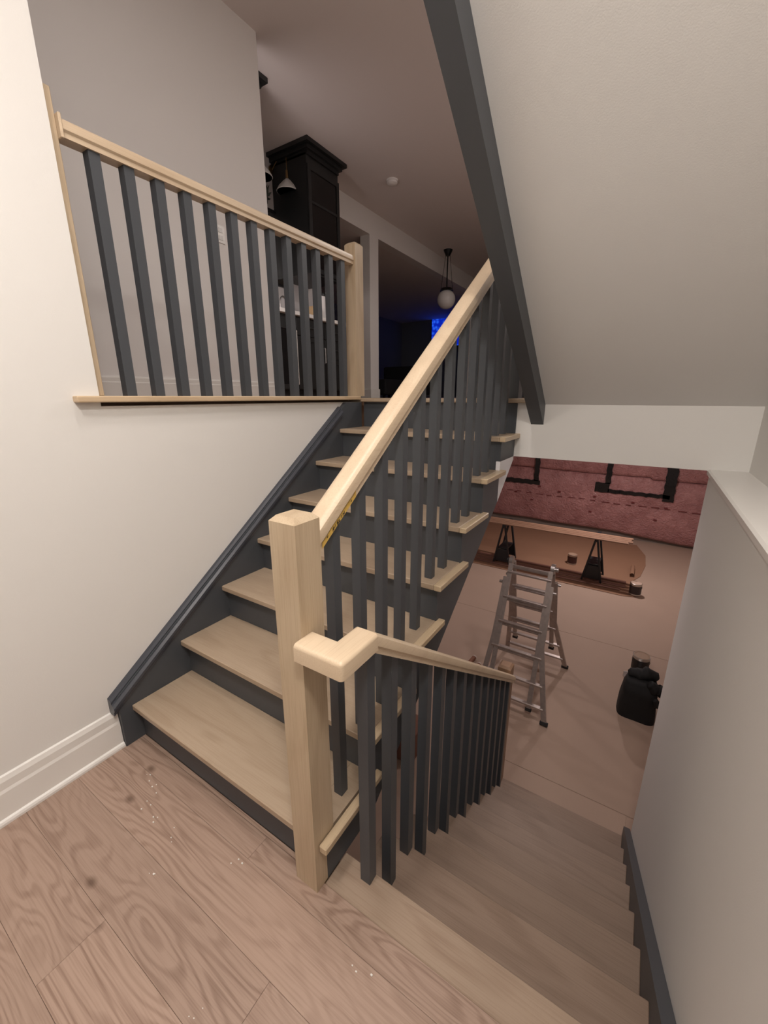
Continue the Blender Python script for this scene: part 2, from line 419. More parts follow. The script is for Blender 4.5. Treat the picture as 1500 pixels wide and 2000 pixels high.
# ---------------------------------------------------------------- railing of the upper flight
def rail_profile(w_, h):
    """bread-loaf handrail section with a finger groove: (x, dz), dz 0 = top"""
    a = w_/2
    return [(-a*.80, -h), (a*.80, -h), (a*.80, -h*.72), (a, -h*.60), (a, -h*.30), (a*.93, -h*.13), (a*.72, -h*.03), (a*.4, 0), (-a*.4, 0), (-a*.72, -h*.03), (-a*.93, -h*.13), (-a, -h*.30), (-a, -h*.60), (-a*.80, -h*.72)]
def newel(name, x, y, z0, z1, mat, parent, w_=.09, loc=None):
    b = nb(); c = .014
    prism(b, [(x, y), (x+w_, y), (x+w_, y+w_), (x, y+w_)], 'Z', z0, z1)
    o = obj(name, b, mat, parent)
    b = nb()
    A = [V(b, p) for p in ((x, y, z1), (x+w_, y, z1), (x+w_, y+w_, z1), (x, y+w_, z1))]
    Bt = [V(b, p) for p in ((x+c, y+c, z1+c), (x+w_-c, y+c, z1+c), (x+w_-c, y+w_-c, z1+c), (x+c, y+w_-c, z1+c))]
    b.faces.new(A[::-1]); b.faces.new(Bt)
    for i in range(4): b.faces.new((A[i], A[(i+1) % 4], Bt[(i+1) % 4], Bt[i]))
    obj('chamfered_top', b, mat, o)
    return o
ra = thing('stair_railing', 'railing of the upward flight with thick oak newel, oak handrail and charcoal balusters', 'railing', (1.077, 0, 0))
newel('newel_post', 1.032, -.053, 0, 1.245, OAKZ, ra)
XC = 1.064
rtop = lambda y: 1.192+SL*(y-.045)
b = nb(); slopebar(b, [(XC+x, dz) for x, dz in rail_profile(.072, .075)], .037, 1.90, rtop)
hr = obj('handrail', b, OAKY, ra, smooth=True, angle=35)
srcs = [None, None]
for k in range(14):
    y = .128+.1337*k
    tn = int((y+NO)//T)+1
    z0 = min(tn, 8)*R if tn < 8 else H
    ph = k % 2
    if k == 13: continue
    zr = rtop(y)-.070
    b = nb()
    A = [(1.050, y+.003, z0), (1.084, y+.003, z0), (1.084, y+.037, z0), (1.050, y+.037, z0)]
    bv = [V(b, p) for p in A]; tv = [V(b, (p[0], p[1], zr+SL*(p[1]-y))) for p in A]
    b.faces.new(bv[::-1]); b.faces.new(tv)
    for i in range(4): b.faces.new((bv[i], bv[(i+1) % 4], tv[(i+1) % 4], tv[i]))
    o = obj('baluster', b, GREY, ra, loc=(1.062, y+.02, z0))
    if tn < 8: srcs[ph] = o
newel('newel_post', 1.020, 1.875, H, 2.62, GREY, ra)['label'] = 'charcoal painted newel post at the top of the flight'
# paper label left on the side of the handrail
YEL = plain('yellow_label_paper', srgb(205, 168, 84), .6, var=.12, vscale=60)
b = nb(); f0, f1 = .075, .235
sx = XC+.036*.80+.0006
def lab(y, dz): return (sx, y, rtop(y)+dz)
ys = [f0+(f1-f0)*i/8 for i in range(9)]
lo = [V(b, lab(y, -.074)) for y in ys]; hi = [V(b, lab(y, -.056-.002*math.sin(i*2))) for i, y in enumerate(ys)]
lo2 = [V(b, (v.co.x+.0008, v.co.y, v.co.z)) for v in lo]; hi2 = [V(b, (v.co.x+.0008, v.co.y, v.co.z)) for v in hi]
for i in range(8):
    b.faces.new((lo[i], lo[i+1], hi[i+1], hi[i])); b.faces.new((lo2[i], hi2[i], hi2[i+1], lo2[i+1]))
    b.faces.new((hi[i], hi[i+1], hi2[i+1], hi2[i])); b.faces.new((lo[i], lo2[i], lo2[i+1], lo[i+1]))
lb = obj('paper_label', b, YEL, hr); lb['label'] = 'torn yellow paper label with black letters'
b = nb(); INK = plain('black_ink', (.02, .018, .015, 1), .6)
def stroke(y, dz, y2, dz2, t=.0016):
    p, q = Vector(lab(y, dz)), Vector(lab(y2, dz2)); p.x += .0016; q.x += .0016
    bar(b, p, q, t, .0008, upv=(1, 0, 0))
def glyph(ch, y, hgt=.009, wd=.006, base=-.0705):
    G = {'R': [(0, 0, 0, 1), (0, 1, 1, 1), (1, 1, 1, .5), (0, .5, 1, .5), (.4, .5, 1, 0)], 'I': [(.5, 0, .5, 1)],
         'S': [(0, 0, 1, 0), (1, 0, 1, .5), (0, .5, 1, .5), (0, .5, 0, 1), (0, 1, 1, 1)], 'H': [(0, 0, 0, 1), (1, 0, 1, 1), (0, .5, 1, .5)],
         'L': [(0, 0, 0, 1), (0, 0, 1, 0)], 'E': [(0, 0, 0, 1), (0, 0, 1, 0), (0, .5, 1, .5), (0, 1, 1, 1)]}
    for u0, v0, u1, v1 in G[ch]:
        stroke(y+u0*wd, base+v0*hgt, y+u1*wd, base+v1*hgt)
y = .122
for ch in 'RISLIH': glyph(ch, y); y += .0095
for yy, dz in ((.095, -.063), (.208, -.066)): stroke(yy, dz, yy+.005, dz+.003, .002)
lt_ = obj('lettering', b, INK, lb); lt_['kind'] = 'stuff'

# ---------------------------------------------------------------- guard along the hall
gr = thing('hall_guardrail', 'level guardrail on the white wall edge with thirteen charcoal balusters', 'railing', (-.08, .9, HG))
XG = -.08
b = nb(); prism(b, [(XG-.045, .081), (XG+.018, .081), (XG+.018, .112), (XG-.045, .112)], 'Z', HG, 2.55, bev=.002)
o = obj('wall_half_newel', b, OAKZ, gr)
newel('newel_post', -.125, 1.80, HG, 2.535, OAKZ, gr)
gt = 2.468
b = nb(); slopebar(b, [(XG+x, dz) for x, dz in rail_profile(.07, .058)], .113, 1.80, lambda y: gt)
obj('handrail', b, OAKY, gr, smooth=True, angle=35)
b = nb(); prism(b, [(XG-.04, gt-.065), (XG+.04, gt-.065), (XG+.04, gt+.008), (XG-.04, gt+.008)], 'Y', .112, .122, bev=.002)
obj('rosette_plate', b, OAKY, gr)
gsrc = None
for k in range(13):
    y = .200+.1228*k
    if gsrc is None:
        gsrc = obj('baluster', box(nb(), XG-.02, XG+.02, y, y+.04, HG, gt-.055), GREY, gr, loc=(XG, y+.02, HG))
    else: link_copy(gsrc, gr, (XG, y+.02, HG))

# ---------------------------------------------------------------- flight down
dn = thing('basement_staircase', 'shade-darkened oak treads of the staircase going down from the landing to the basement', 'stairs', (1.6, YD, 0))
DX0, DX1 = 1.124, 2.057
b = nb(); box(b, DX0, DX1, -.017, YD, -TH, 0, bev=.003); lnose = obj('landing_nosing', b, OAKL, dn)
b = nb(); box(b, DX1, 2.094, -.017, YD-.05, -TH, 0); obj('landing_nosing', b, OAKL, dn)
tsrc = None
for k in range(1, 8):
    y1 = YD+k*TD; y0 = y1-TD-.028; z = -k*R
    if tsrc is None:
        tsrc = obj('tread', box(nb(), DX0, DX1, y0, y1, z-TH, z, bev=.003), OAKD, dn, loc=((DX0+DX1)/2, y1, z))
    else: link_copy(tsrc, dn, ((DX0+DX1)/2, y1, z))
rsrc = None
for k in range(8):
    y = YD-.03+k*TD; z = -k*R
    if rsrc is None: rsrc = obj('riser', box(nb(), DX0, DX1, y-.018, y, z-R, z-TH), GREY, dn, loc=((DX0+DX1)/2, y, z))
    else: link_copy(rsrc, dn, ((DX0+DX1)/2, y, z))
# right-hand skirt against the wall
zk = lambda y: .072-.738*(y-.247)-.072-.037
pp = [(.03, .0), (.03, .145)]
pp = [(-.1, .0), (-.1, zk(-.1)), (1.86, zk(1.86)), (1.86, BF), (1.6, BF), (YD-.3, -.3)]
b = nb(); prism(b, [(-.02, -.03), (-.02, zk(-.02)), (1.92, zk(1.92)), (1.92, BF), (1.55, BF), (-.02, -.35)], 'X', DX1, 2.0945)
obj('wall_skirt', b, GREY, dn)
# left stringer (plain, below the treads)
poly = [(YD-.03, -R)]
b = nb(); pl = []
for k in range(1, 8):
    y1 = YD-.03+k*TD; z = -k*R-TH
    pl += [(y1-TD, z), (y1, z)]
pl += [(YD-.03+8*TD-.18, BF), (YD-.03+7*TD-.35, BF), (YD-.03, -.62)]
prism(b, pl, 'X', DX0+.012, DX0+.034); obj('stringer', b, GREY, dn)

# ---------------------------------------------------------------- railing of the flight down
rd = thing('basement_stair_railing', 'railing of the downward flight, oak handrail turning down from the newel over charcoal balusters', 'railing', (1.24, 0, 0))
zl = .938
b = nb()
prism(b, [(1.1225, -.084), (1.279, -.084), (1.279, .072), (1.203, .072), (1.203, -.006), (1.1225, -.006)], 'Z', zl-.05, zl)
es = [e for e in b.edges if all(v.co.z > zl-.001 for v in e.verts) and not all(abs(v.co.x-1.1225) < .001 for v in e.verts) and not all(abs(v.co.y-.072) < .001 for v in e.verts)]
es += [e for e in b.edges if abs(e.verts[0].co.z-e.verts[1].co.z) > .02 and any(abs(v.co.x-1.279) < .001 and v.co.y < 0 for v in e.verts)]
bmesh.ops.bevel(b, geom=es, offset=.012, segments=4, affect='EDGES', profile=.5)
obj('level_corner', b, OAKY, rd, smooth=True, angle=35)
dtop = lambda y: zl-.7266*(y-.072)
b = nb(); slopebar(b, [(1.241+x, dz) for x, dz in rail_profile(.076, .062)], .072, 1.81, lambda y: dtop(y)+0)
obj('handrail', b, OAKY, rd, smooth=True, angle=35)
newel('newel_post', 1.15, 1.81, -7*R, -.30, wood('brown_oak_post', srgb(150, 118, 92), srgb(120, 90, 66), 'Z', rings=5, ring_amt=.4, pore=.35, rough=.45, tint=.02), rd)
srcs = [None, None]
for k in range(14):
    y = .054+.1299*k
    tn = 0 if y+.04 < YD+.001 else int((y+.03-YD)//TD)+1
    z0 = -tn*R; ph = k % 2
    A = [(1.216, y+.002), (1.253, y+.002), (1.253, y+.039), (1.216, y+.039)]
    b = nb(); bv = [V(b, (p[0], p[1], z0)) for p in A]
    tv = [V(b, (p[0], p[1], min(zl-.045, dtop(p[1])-.058))) for p in A]
    b.faces.new(bv[::-1]); b.faces.new(tv)
    for i in range(4): b.faces.new((bv[i], bv[(i+1) % 4], tv[(i+1) % 4], tv[i]))
    obj('baluster', b, GREY, rd, loc=(1.233, y+.02, z0))

# ---------------------------------------------------------------- basement insulation wall
IY = 9.38
def pink_mat():
    mt = bpy.data.materials.new('pink_insulation_under_film'); mt.use_nodes = True; nt = mt.node_tree; N = nt.nodes; L = nt.links
    b = N['Principled BSDF']; b.inputs['Roughness'].default_value = .45; b.inputs['Coat Weight'].default_value = .7; b.inputs['Coat Roughness'].default_value = .06
    tc = N.new('ShaderNodeTexCoord'); n = N.new('ShaderNodeTexNoise'); n.inputs['Scale'].default_value = 2.5; n.inputs['Detail'].default_value = 6; n.inputs['Roughness'].default_value = .65
    L.new(tc.outputs['Object'], n.inputs['Vector'])
    r = N.new('ShaderNodeValToRGB'); r.color_ramp.elements[0].position = .3; r.color_ramp.elements[0].color = srgb(150, 98, 96)
    r.color_ramp.elements[1].position = .72; r.color_ramp.elements[1].color = srgb(190, 136, 132)
    L.new(n.outputs['Fac'], r.inputs[0]); L.new(r.outputs[0], b.inputs['Base Color'])
    n2 = N.new('ShaderNodeTexNoise'); n2.inputs['Scale'].default_value = 14; n2.inputs['Detail'].default_value = 5; n2.inputs['Distortion'].default_value = 1.2
    L.new(tc.outputs['Object'], n2.inputs['Vector'])
    bp = N.new('ShaderNodeBump'); bp.inputs['Strength'].default_value = .9; bp.inputs['Distance'].default_value = .04
    L.new(n2.outputs['Fac'], bp.inputs['Height']); L.new(bp.outputs['Normal'], b.inputs['Normal']); L.new(bp.outputs['Normal'], b.inputs['Coat Normal'])
    return mt
PINK = pink_mat()
iw = sbox('wall_back', plain('concrete', srgb(120, 108, 100), .9, bump=.4, bscale=30, var=.15), -3.0, 3.3, IY+.12, IY+.2, BF, BC)
def quilt(x0, x1, z0f, z1f, nx, nz):
    b = nb(); g = []
    for j in range(nz+1):
        row = []
        for i in range(nx+1):
            x = x0+(x1-x0)*i/nx; zz0, zz1 = z0f(x), z1f(x); t = j/nz; z = zz0+(zz1-zz0)*t
            puff = .05*(1-(2*t-1)**4)
            d = .018*noise.noise(Vector((x*2.1, z*3.2, .3)))+.010*noise.noise(Vector((x*8, z*5, 4)))
            row.append(V(b, (x, IY+.055-puff-d, z)))
        g.append(row)
    for j in range(nz):
        for i in range(nx):
            b.faces.new((g[j][i], g[j][i+1], g[j+1][i+1], g[j+1][i]))
    for i in range(nx):   # give the batt its thickness at top and bottom
        for j in (0, nz):
            p, q = g[j][i], g[j][i+1]
            b.faces.new((p, q, V(b, (q.co.x, IY+.12, q.co.z)), V(b, (p.co.x, IY+.12, p.co.z))))
    bmesh.ops.recalc_face_normals(b, faces=b.faces[:])
    return b
zbot = lambda x: -1.36-.012*math.sin(x*3)-.05*max(0, x-.9)
zmid = lambda x: -.10-.012*math.sin(x*1.7)-.05*(x > 2)
obj('insulation_batt', quilt(-3.0, 3.3, zbot, lambda x: zmid(x)-.008, 110, 26), PINK, iw, smooth=True, angle=180)
obj('insulation_batt', quilt(-3.0, 3.3, lambda x: zmid(x)+.004, lambda x: BC, 110, 22), PINK, iw, smooth=True, angle=180)
TAPE = plain('black_sheathing_tape', (.006, .006, .007, 1), .22, bump=.8, bscale=25, coat=.4)
def strip(x0, x1, z0, z1):
    b = nb(); n = max(4, int(max(x1-x0, z1-z0)/.05)); hor = (x1-x0) > (z1-z0)
    A = []; B = []
    for i in range(n+1):
        t = i/n
        j = .008*math.sin(i*1.7)+.005*math.sin(i*3.1)
        if hor: x = x0+(x1-x0)*t; a, c = (x, IY-.022, z0+j), (x, IY-.022, z1+j)
        else: z = z0+(z1-z0)*t; a, c = (x0+j, IY-.022, z), (x1+j, IY-.022, z)
        A.append(V(b, a)); B.append(V(b, c))
    for i in range(n):
        b.faces.new((A[i], A[i+1], B[i+1], B[i]))
    r = bmesh.ops.extrude_face_region(b, geom=b.faces[:])
    bmesh.ops.translate(b, verts=[v for v in r['geom'] if isinstance(v, bmesh.types.BMVert)], vec=(0, .006, 0))
    bmesh.ops.recalc_face_normals(b, faces=b.faces[:])
    return b
for a in ((-.35, -.24, -.40, 1.0), (-1.3, -.20, -.49, -.38), (1.165, 1.275, -.30, 1.0), (.98, 1.26, -.50, -.285), (1.24, 2.38, -.50, -.42), (2.255, 2.45, -.56, 1.0)):
    obj('tape_strip', strip(*a), TAPE, iw)
b = nb()
for i in range(20):
    x = -1.2+i*.235; z = -.70-.015*i*.1+.01*math.sin(i)
    box(b, x, x+.13+.03*math.sin(i*2), IY-.016, IY-.006, z-.006, z+.006)
for (x, z) in ((-.75, -.72), (-.35, -.87), (.25, -.60), (1.0, -.62), (.95, -.98), (1.75, -.66), (2.35, -.70), (2.2, -.98), (-.2, -.52)):
    box(b, x-.03, x+.03, IY-.022, IY-.006, z-.014, z+.014)
o = obj('crease_marks', b, plain('dark_crease', srgb(110, 42, 42), .7), iw); o['kind'] = 'stuff'

# ---------------------------------------------------------------- things on the basement floor
PAPER = plain('brown_masking_paper', srgb(142, 106, 82), .8, var=.06, vscale=2)
b = nb(); pl = [(-2.9, 6.33), (1.85, 6.30), (2.02, 6.36), (1.93, 6.62), (1.93, 6.95), (2.06, 7.3), (2.13, 7.9), (2.12, 8.5), (1.95, 9.1), (-2.9, 9.2)]
prism(b, pl, 'Z', BF+.0045, BF+.008)
tag(obj('floor_paper', b, PAPER), 'brown masking paper sheet spread on the basement floor under the sawhorses', 'paper')
# paper curl
b = nb()
for i in range(8):
    a = i/7*math.pi*1.3; 
arc = [(1.93+.035*math.cos(a), .035*math.sin(a)) for a in [i/9*math.pi*1.4 for i in range(10)]]
A = [V(b, (x, 7.18, BF+.045+z)) for x, z in arc]; B2 = [V(b, (x, 7.62, BF+.045+z)) for x, z in arc]
for i in range(9): b.faces.new((A[i], A[i+1], B2[i+1], B2[i]))
r_ = bmesh.ops.extrude_face_region(b, geom=b.faces[:]); bmesh.ops.translate(b, verts=[v for v in r_['geom'] if isinstance(v, bmesh.types.BMVert)], vec=(0, 0, .002))
tag(obj('paper_offcut', b, PAPER), 'small curled offcut of brown paper at the rounded end of the floor paper', 'paper')

def sawhorse(x, y0, y1, label, spread=.15):
    t = thing('sawhorse', label, 'sawhorse', (x, (y0+y1)/2, BF), 'black sawhorses carrying the boards')
    PL = plain('black_plastic', (.012, .012, .014, 1), .5)
    zt_ = BF+.79
    b = nb(); box(b, x-.03, x+.03, y0, y1, zt_-.06, zt_, bev=.006); obj('top_beam', b, PL, t)
    for s in (-1, 1):
        for yy in (y0+.03, y1-.03):
            b = nb(); bar(b, (x+s*.02, yy, zt_-.05), (x+s*spread, yy, BF+.006), .03, .045, upv=(0, 1, 0), bev=.003); obj('leg', b, PL, t)
    for yy in (y0+.03, y1-.03):
        b = nb(); w1, w2 = spread*.93, spread*.62
        prism(b, [(x-w1, BF+.06), (x+w1, BF+.06), (x+w2, BF+.30), (x-w2, BF+.30)], 'Y', yy-.012, yy+.012, bev=.003); obj('leg_panel', b, PL, t)
    b = nb(); box(b, x-.09, x+.09, y0+.045, y1-.045, BF+.30, BF+.325, bev=.003); obj('shelf', b, PL, t)
    return t
sawhorse(1.345, 6.58, 7.05, 'black plastic sawhorse under the right end of the trim boards, beside the paint cans')
sawhorse(-.19, 6.52, 7.0, 'black plastic sawhorse partly hidden behind the top of the aluminium ladder')
BRD = wood('brown_trim_board', srgb(150, 116, 94), srgb(126, 93, 73), 'X', rings=4, ring_amt=.4, pore=.3, tint=.12)
zb_ = BF+.79
for i, (y, xe, lab_) in enumerate(((6.47, 1.80, 'front trim board lying across the two sawhorses'), (6.56, 1.86, 'second trim board from the front on the sawhorses'), (6.65, 1.84, 'third trim board from the front on the sawhorses'), (6.74, 1.86, 'rear trim board lying across the two sawhorses'))):
    tag(obj('trim_board', box(nb(), -1.9, xe, y+.05, y+.125, zb_+.001, zb_+.02, bev=.002), BRD), 'brown '+lab_, 'board', 'trim boards on the sawhorses')
for i, (y, x0, x1, lab_) in enumerate(((6.46, -1.4, 1.79, 'brown strip on the floor nearest the camera, below the sawhorses'), (6.62, -1.4, 1.86, 'brown strip on the floor in the middle, below the sawhorses'), (6.80, -1.4, 1.86, 'brown strip on the floor behind the other floor strips, below the sawhorses'))):  # thin dark brown strips lying flat on the floor paper
    tag(obj('floor_strip', box(nb(), x0, x1, y, y+.105, BF+.0085, BF+.026, bev=.002), wood('dark_strip_wood', srgb(118, 84, 70), srgb(96, 64, 52), 'X', rings=4, ring_amt=.4, pore=.3, tint=.1)), lab_, 'board', 'strips on the floor paper')

def paint_can(x, y, z, r, h, label, body, lidm, ring=True):
    t = thing('paint_can', label, 'paint can', (x, y, z), 'paint cans on the basement floor')
    b = nb(); lathe(b, [(r*.97, 0), (r, .004), (r, .012), (r*.985, .016), (r*.985, h-.016), (r, h-.012), (r, h-.002), (r*.95, h), (r*.95, h-.006)], (x, y, z), 28); obj('body', b, plain('can_metal', (.5, .47, .44, 1), .3, metal=.9), t, smooth=True)
    b = nb(); lathe(b, [(r*.992, h*.14), (r*.992, h*.82)], (x, y, z), 28); bmesh.ops.solidify(b, geom=b.faces[:], thickness=.0008); obj('paper_wrap', b, body, t, smooth=True)
    b = nb(); lathe(b, [(r*.93, h-.005), (r*.93, h), (r*.78, h), (r*.76, h-.003), (.0001, h-.003)], (x, y, z), 28); obj('lid', b, lidm, t, smooth=True)
    b = nb(); n = 14; P = [(x+r*1.02*math.cos(math.pi*i/n), y-r*.25-r*1.0*math.sin(math.pi*i/n)*.35, z+h*.75-.06*math.sin(math.pi*i/n)) for i in range(n+1)]
    for p, q in zip(P, P[1:]): tube(b, p, q, .0018, 6)
    obj('wire_handle', b, BLACKM, t)
    return t
paint_can(.94, 7.28, BF+.0085, .083, .19, 'small silver paint can with dark drips between the two sawhorses', plain('can_dark_wrap', srgb(70, 42, 36), .5), plain('paint_stained_lid', srgb(168, 140, 118), .5))
paint_can(2.0, 6.46, BF+.0085, .085, .20, 'white and dark paint can standing right of the sawhorses', plain('can_navy_wrap', srgb(48, 40, 42), .45), plain('pale_lid', srgb(190, 165, 148), .5))
paint_can(2.12, 4.30, BF+.0045, .088, .20, 'silver paint can with brown-ringed lid behind the black bag', plain('can_black_wrap', srgb(18, 14, 14), .4), plain('tan_lid', srgb(150, 122, 98), .5))
# paint tray leaning by the can
b = nb(); prism(b, [(0, 0), (.30, .0), (.30, .055), (.29, .055), (.285, .012), (.12, .012), (.0, .06), (-.012, .06)], 'X', 0, .2, bev=.002)
bmesh.ops.rotate(b, verts=b.verts, cent=(0, 0, 0), matrix=Matrix.Rotation(math.radians(25), 3, 'Z'))
bmesh.ops.translate(b, verts=b.verts, vec=(2.09, 3.83, BF+.0046))
tag(obj('paint_tray', b, plain('bright_tray_metal', (.62, .58, .56, 1), .3, metal=.8)), 'silver metal paint tray between the can and the black bag', 'tray')
# black bag
def bag():
    t = thing('tool_bag', 'tall black fabric bag with a rolled top standing against the right wall end', 'bag', (2.1, 3.5, BF+.0045))
    M = plain('black_fabric', (.0035, .0035, .004, 1), .75, bump=.5, bscale=60)
    b = nb(); g = []; nu, nv = 28, 14; cx, cy = 2.105, 3.50
    for j in range(nv+1):
        t_ = j/nv; z = BF+.0046+.40*t_
        wx = .165*(1-.12*t_-.25*max(0, t_-.8)/.2*.6); wy = .13*(1-.1*t_-.5*max(0, t_-.75)/.25*.6); row = []
        for i in range(nu):
            a = 2*math.pi*i/nu; c, s = math.cos(a), math.sin(a)
            e = .45; x = math.copysign(abs(c)**e, c)*wx; y = math.copysign(abs(s)**e, s)*wy
            k = 1+.07*noise.noise(Vector((x*9, y*9, z*7)))
            row.append(V(b, (cx+x*k, cy+y*k, z)))
        g.append(row)
    for j in range(nv):
        for i in range(nu): b.faces.new((g[j][i], g[j][(i+1) % nu], g[j+1][(i+1) % nu], g[j+1][i]))
    b.faces.new(g[0][::-1]); b.faces.new(g[-1]); obj('bag_body', b, M, t, smooth=True, angle=70)
    def roll(p, q, r, nm):
        b = nb(); n = 12; p, q = Vector(p), Vector(q); d = (q-p).normalized(); u = d.cross(Vector((0, 0, 1))).normalized(); v = d.cross(u); gg = []
        for j in range(n+1):
            t_ = j/n; rr = r*(math.sin(math.pi*min(max(t_, .04), .96))**.35)*(1+.12*math.sin(j*1.9)); c = p.lerp(q, t_)+Vector((0, 0, .012*math.sin(j)))
            gg.append([V(b, c+u*rr*math.cos(a)+v*rr*math.sin(a)) for a in [2*math.pi*i/14 for i in range(14)]])
        for j in range(n):
            for i in range(14): b.faces.new((gg[j][i], gg[j][(i+1) % 14], gg[j+1][(i+1) % 14], gg[j+1][i]))
        b.faces.new(gg[0][::-1]); b.faces.new(gg[-1]); obj(nm, b, M, t, smooth=True, angle=70)
    roll((1.99, 3.52, BF+.41), (2.24, 3.56, BF+.46), .065, 'rolled_top')
    roll((2.16, 3.42, BF+.42), (2.30, 3.46, BF+.33), .055, 'top_flap')
    roll((2.22, 3.38, BF+.30), (2.31, 3.42, BF+.18), .035, 'side_strap')
bag()
b = nb(); lathe(b, [(.045, 0), (.05, .01), (.05, .17), (.03, .21), (.018, .225), (.018, .25), (.0001, .25)], (2.345, 3.55, BF+.0046), 20)
tag(obj('plastic_jug', b, plain('white_plastic', (.62, .56, .53, 1), .4), smooth=True), 'white plastic jug half hidden between the black bag and the wall end', 'jug')

# cardboard tubes lying in the ladder shadow
for i, (p, q, lab_) in enumerate((((.43, 3.46, BF+.030), (.40, 3.10, BF+.030), 'brown cardboard tube with a pale end cap, left one beside the ladder'), ((.53, 3.36, BF+.030), (.50, 3.04, BF+.030), 'brown cardboard tube with a pale end cap, right one nearer the ladder'))):
    t = thing('cardboard_tube', lab_, 'tube', ((p[0]+q[0])/2, (p[1]+q[1])/2, BF+.0045), 'cardboard tubes on the basement floor')
    b = nb(); tube(b, p, q, .025, 18); obj('tube_body', b, plain('brown_cardboard', srgb(130, 84, 62), .7), t, smooth=True)
    d = (Vector(p)-Vector(q)).normalized(); b = nb(); tube(b, Vector(p), Vector(p)+d*.012, .026, 18); obj('end_cap', b, plain('pale_cap', (.75, .68, .62, 1), .5), t, smooth=True)

# ---------------------------------------------------------------- articulated aluminium ladder
def ladder():
    t = thing('folding_ladder', 'paint-spattered aluminium folding ladder standing open as an A in the basement', 'ladder', (1.06, 3.35, BF+.0045))
    AL = plain('spattered_aluminium', (.46, .40, .37, 1), .38, metal=.75, var=.3, vscale=25)
    RB = plain('black_rubber', (.015, .015, .015, 1), .7); RED = plain('hinge_zinc', (.5, .47, .45, 1), .3, metal=.9)
    f0 = BF+.0046; zt_ = -.13; yc = 3.37
    for side, yf, tag_ in ((-1, 2.83, 'n'), (1, 3.88, 'f')):
        def P(x, s): # s 0 at top, 1 at floor
            return Vector((x, (yc+side*.045)+(yf-yc-side*.045)*s, zt_+(f0+.0-zt_)*s))
        # inner section rails
        xl, xr2 = .80, 1.195
        for x in (xl, xr2):
            xb = x+.02*(1 if x > 1 else 0)
            b = nb(); bar(b, P(x, 0), P(xb, .93 if side < 0 else .80), .02, .046, upv=(1, 0, 0), bev=.002); 
            rl = obj('inner_rail', b, AL, t)
            b = nb(); bar(b, P(xb, .925 if side < 0 else .80), P(xb, .945 if side < 0 else .82), .028, .058, upv=(1, 0, 0)); obj('rail_end_cap', b, RB, rl)
        # outer section rails, flared towards the floor
        for sgn, x0, x1 in ((-1, xl-.028, .70), (1, xr2+.028, 1.375)):
            b = nb(); bar(b, P(x0, .10 if side < 0 else .12), P(x0+sgn*.012, .52), .022, .05, upv=(1, 0, 0), bev=.002)
            bar(b, P(x0+sgn*.012, .515), P(x1, .985), .022, .05, upv=(1, 0, 0), bev=.002)
            rl = obj('outer_rail', b, AL, t)
            b = nb(); p = P(x1, .972); q = P(x1, 1.0); q.z = f0+.006; bar(b, p, q, .034, .075, upv=(1, 0, 0), bev=.004); ft = obj('rubber_foot', b, RB, rl)
        for i, s in enumerate((.06, .235, .41, .585, .76, .90)):
            w0 = xl if s < .8 or side < 0 else xl
            xa, xb = xl-.02, xr2+.02
            if s > .52: k = (s-.52)/.465; xa = (xl-.04)+(.70-xl+.04)*k; xb = (xr2+.04)+(1.375-xr2-.04)*k
            b = nb(); bar(b, P(xa, s), P(xb, s), .042, .022, upv=(0, 0, 1), bev=.003); obj('rung', b, AL, t)
            if i in (1, 2, 3):
                b = nb(); bar(b, P(xl+.01, s+.022)+Vector((0, side*-.012, 0)), P(xr2-.01, s+.022)+Vector((0, side*-.012, 0)), .03, .02, bev=.002); obj('inner_rung', b, AL, t)
        # locking knobs
        for x in (xl-.055, xr2+.055):
            b = nb(); tube(b, P(x-.03*(1 if x < 1 else -1), .14), P(x, .14), .016, 12); obj('lock_knob', b, RED, t, smooth=True)
    for x in (.79, 1.205):
        b = nb(); tube(b, (x-.018, yc, zt_+.012), (x+.018, yc, zt_+.012), .052, 20); h_ = obj('hinge', b, RED, t, smooth=True)
        b = nb(); tube(b, (x-.045 if x < 1 else x+.018, yc, zt_+.012), (x-.018 if x < 1 else x+.05, yc, zt_+.012), .022, 14); obj('hinge_knob', b, RB if x < 1 else RED, h_, smooth=True)
    b = nb(); bar(b, (.79, yc-.045, zt_-.02), (1.205, yc-.045, zt_-.02), .02, .02); obj('hinge_bar', b, AL, t)
    bpy.context.view_layer.update()
    t.rotation_euler = (0, 0, math.radians(-1))
ladder()

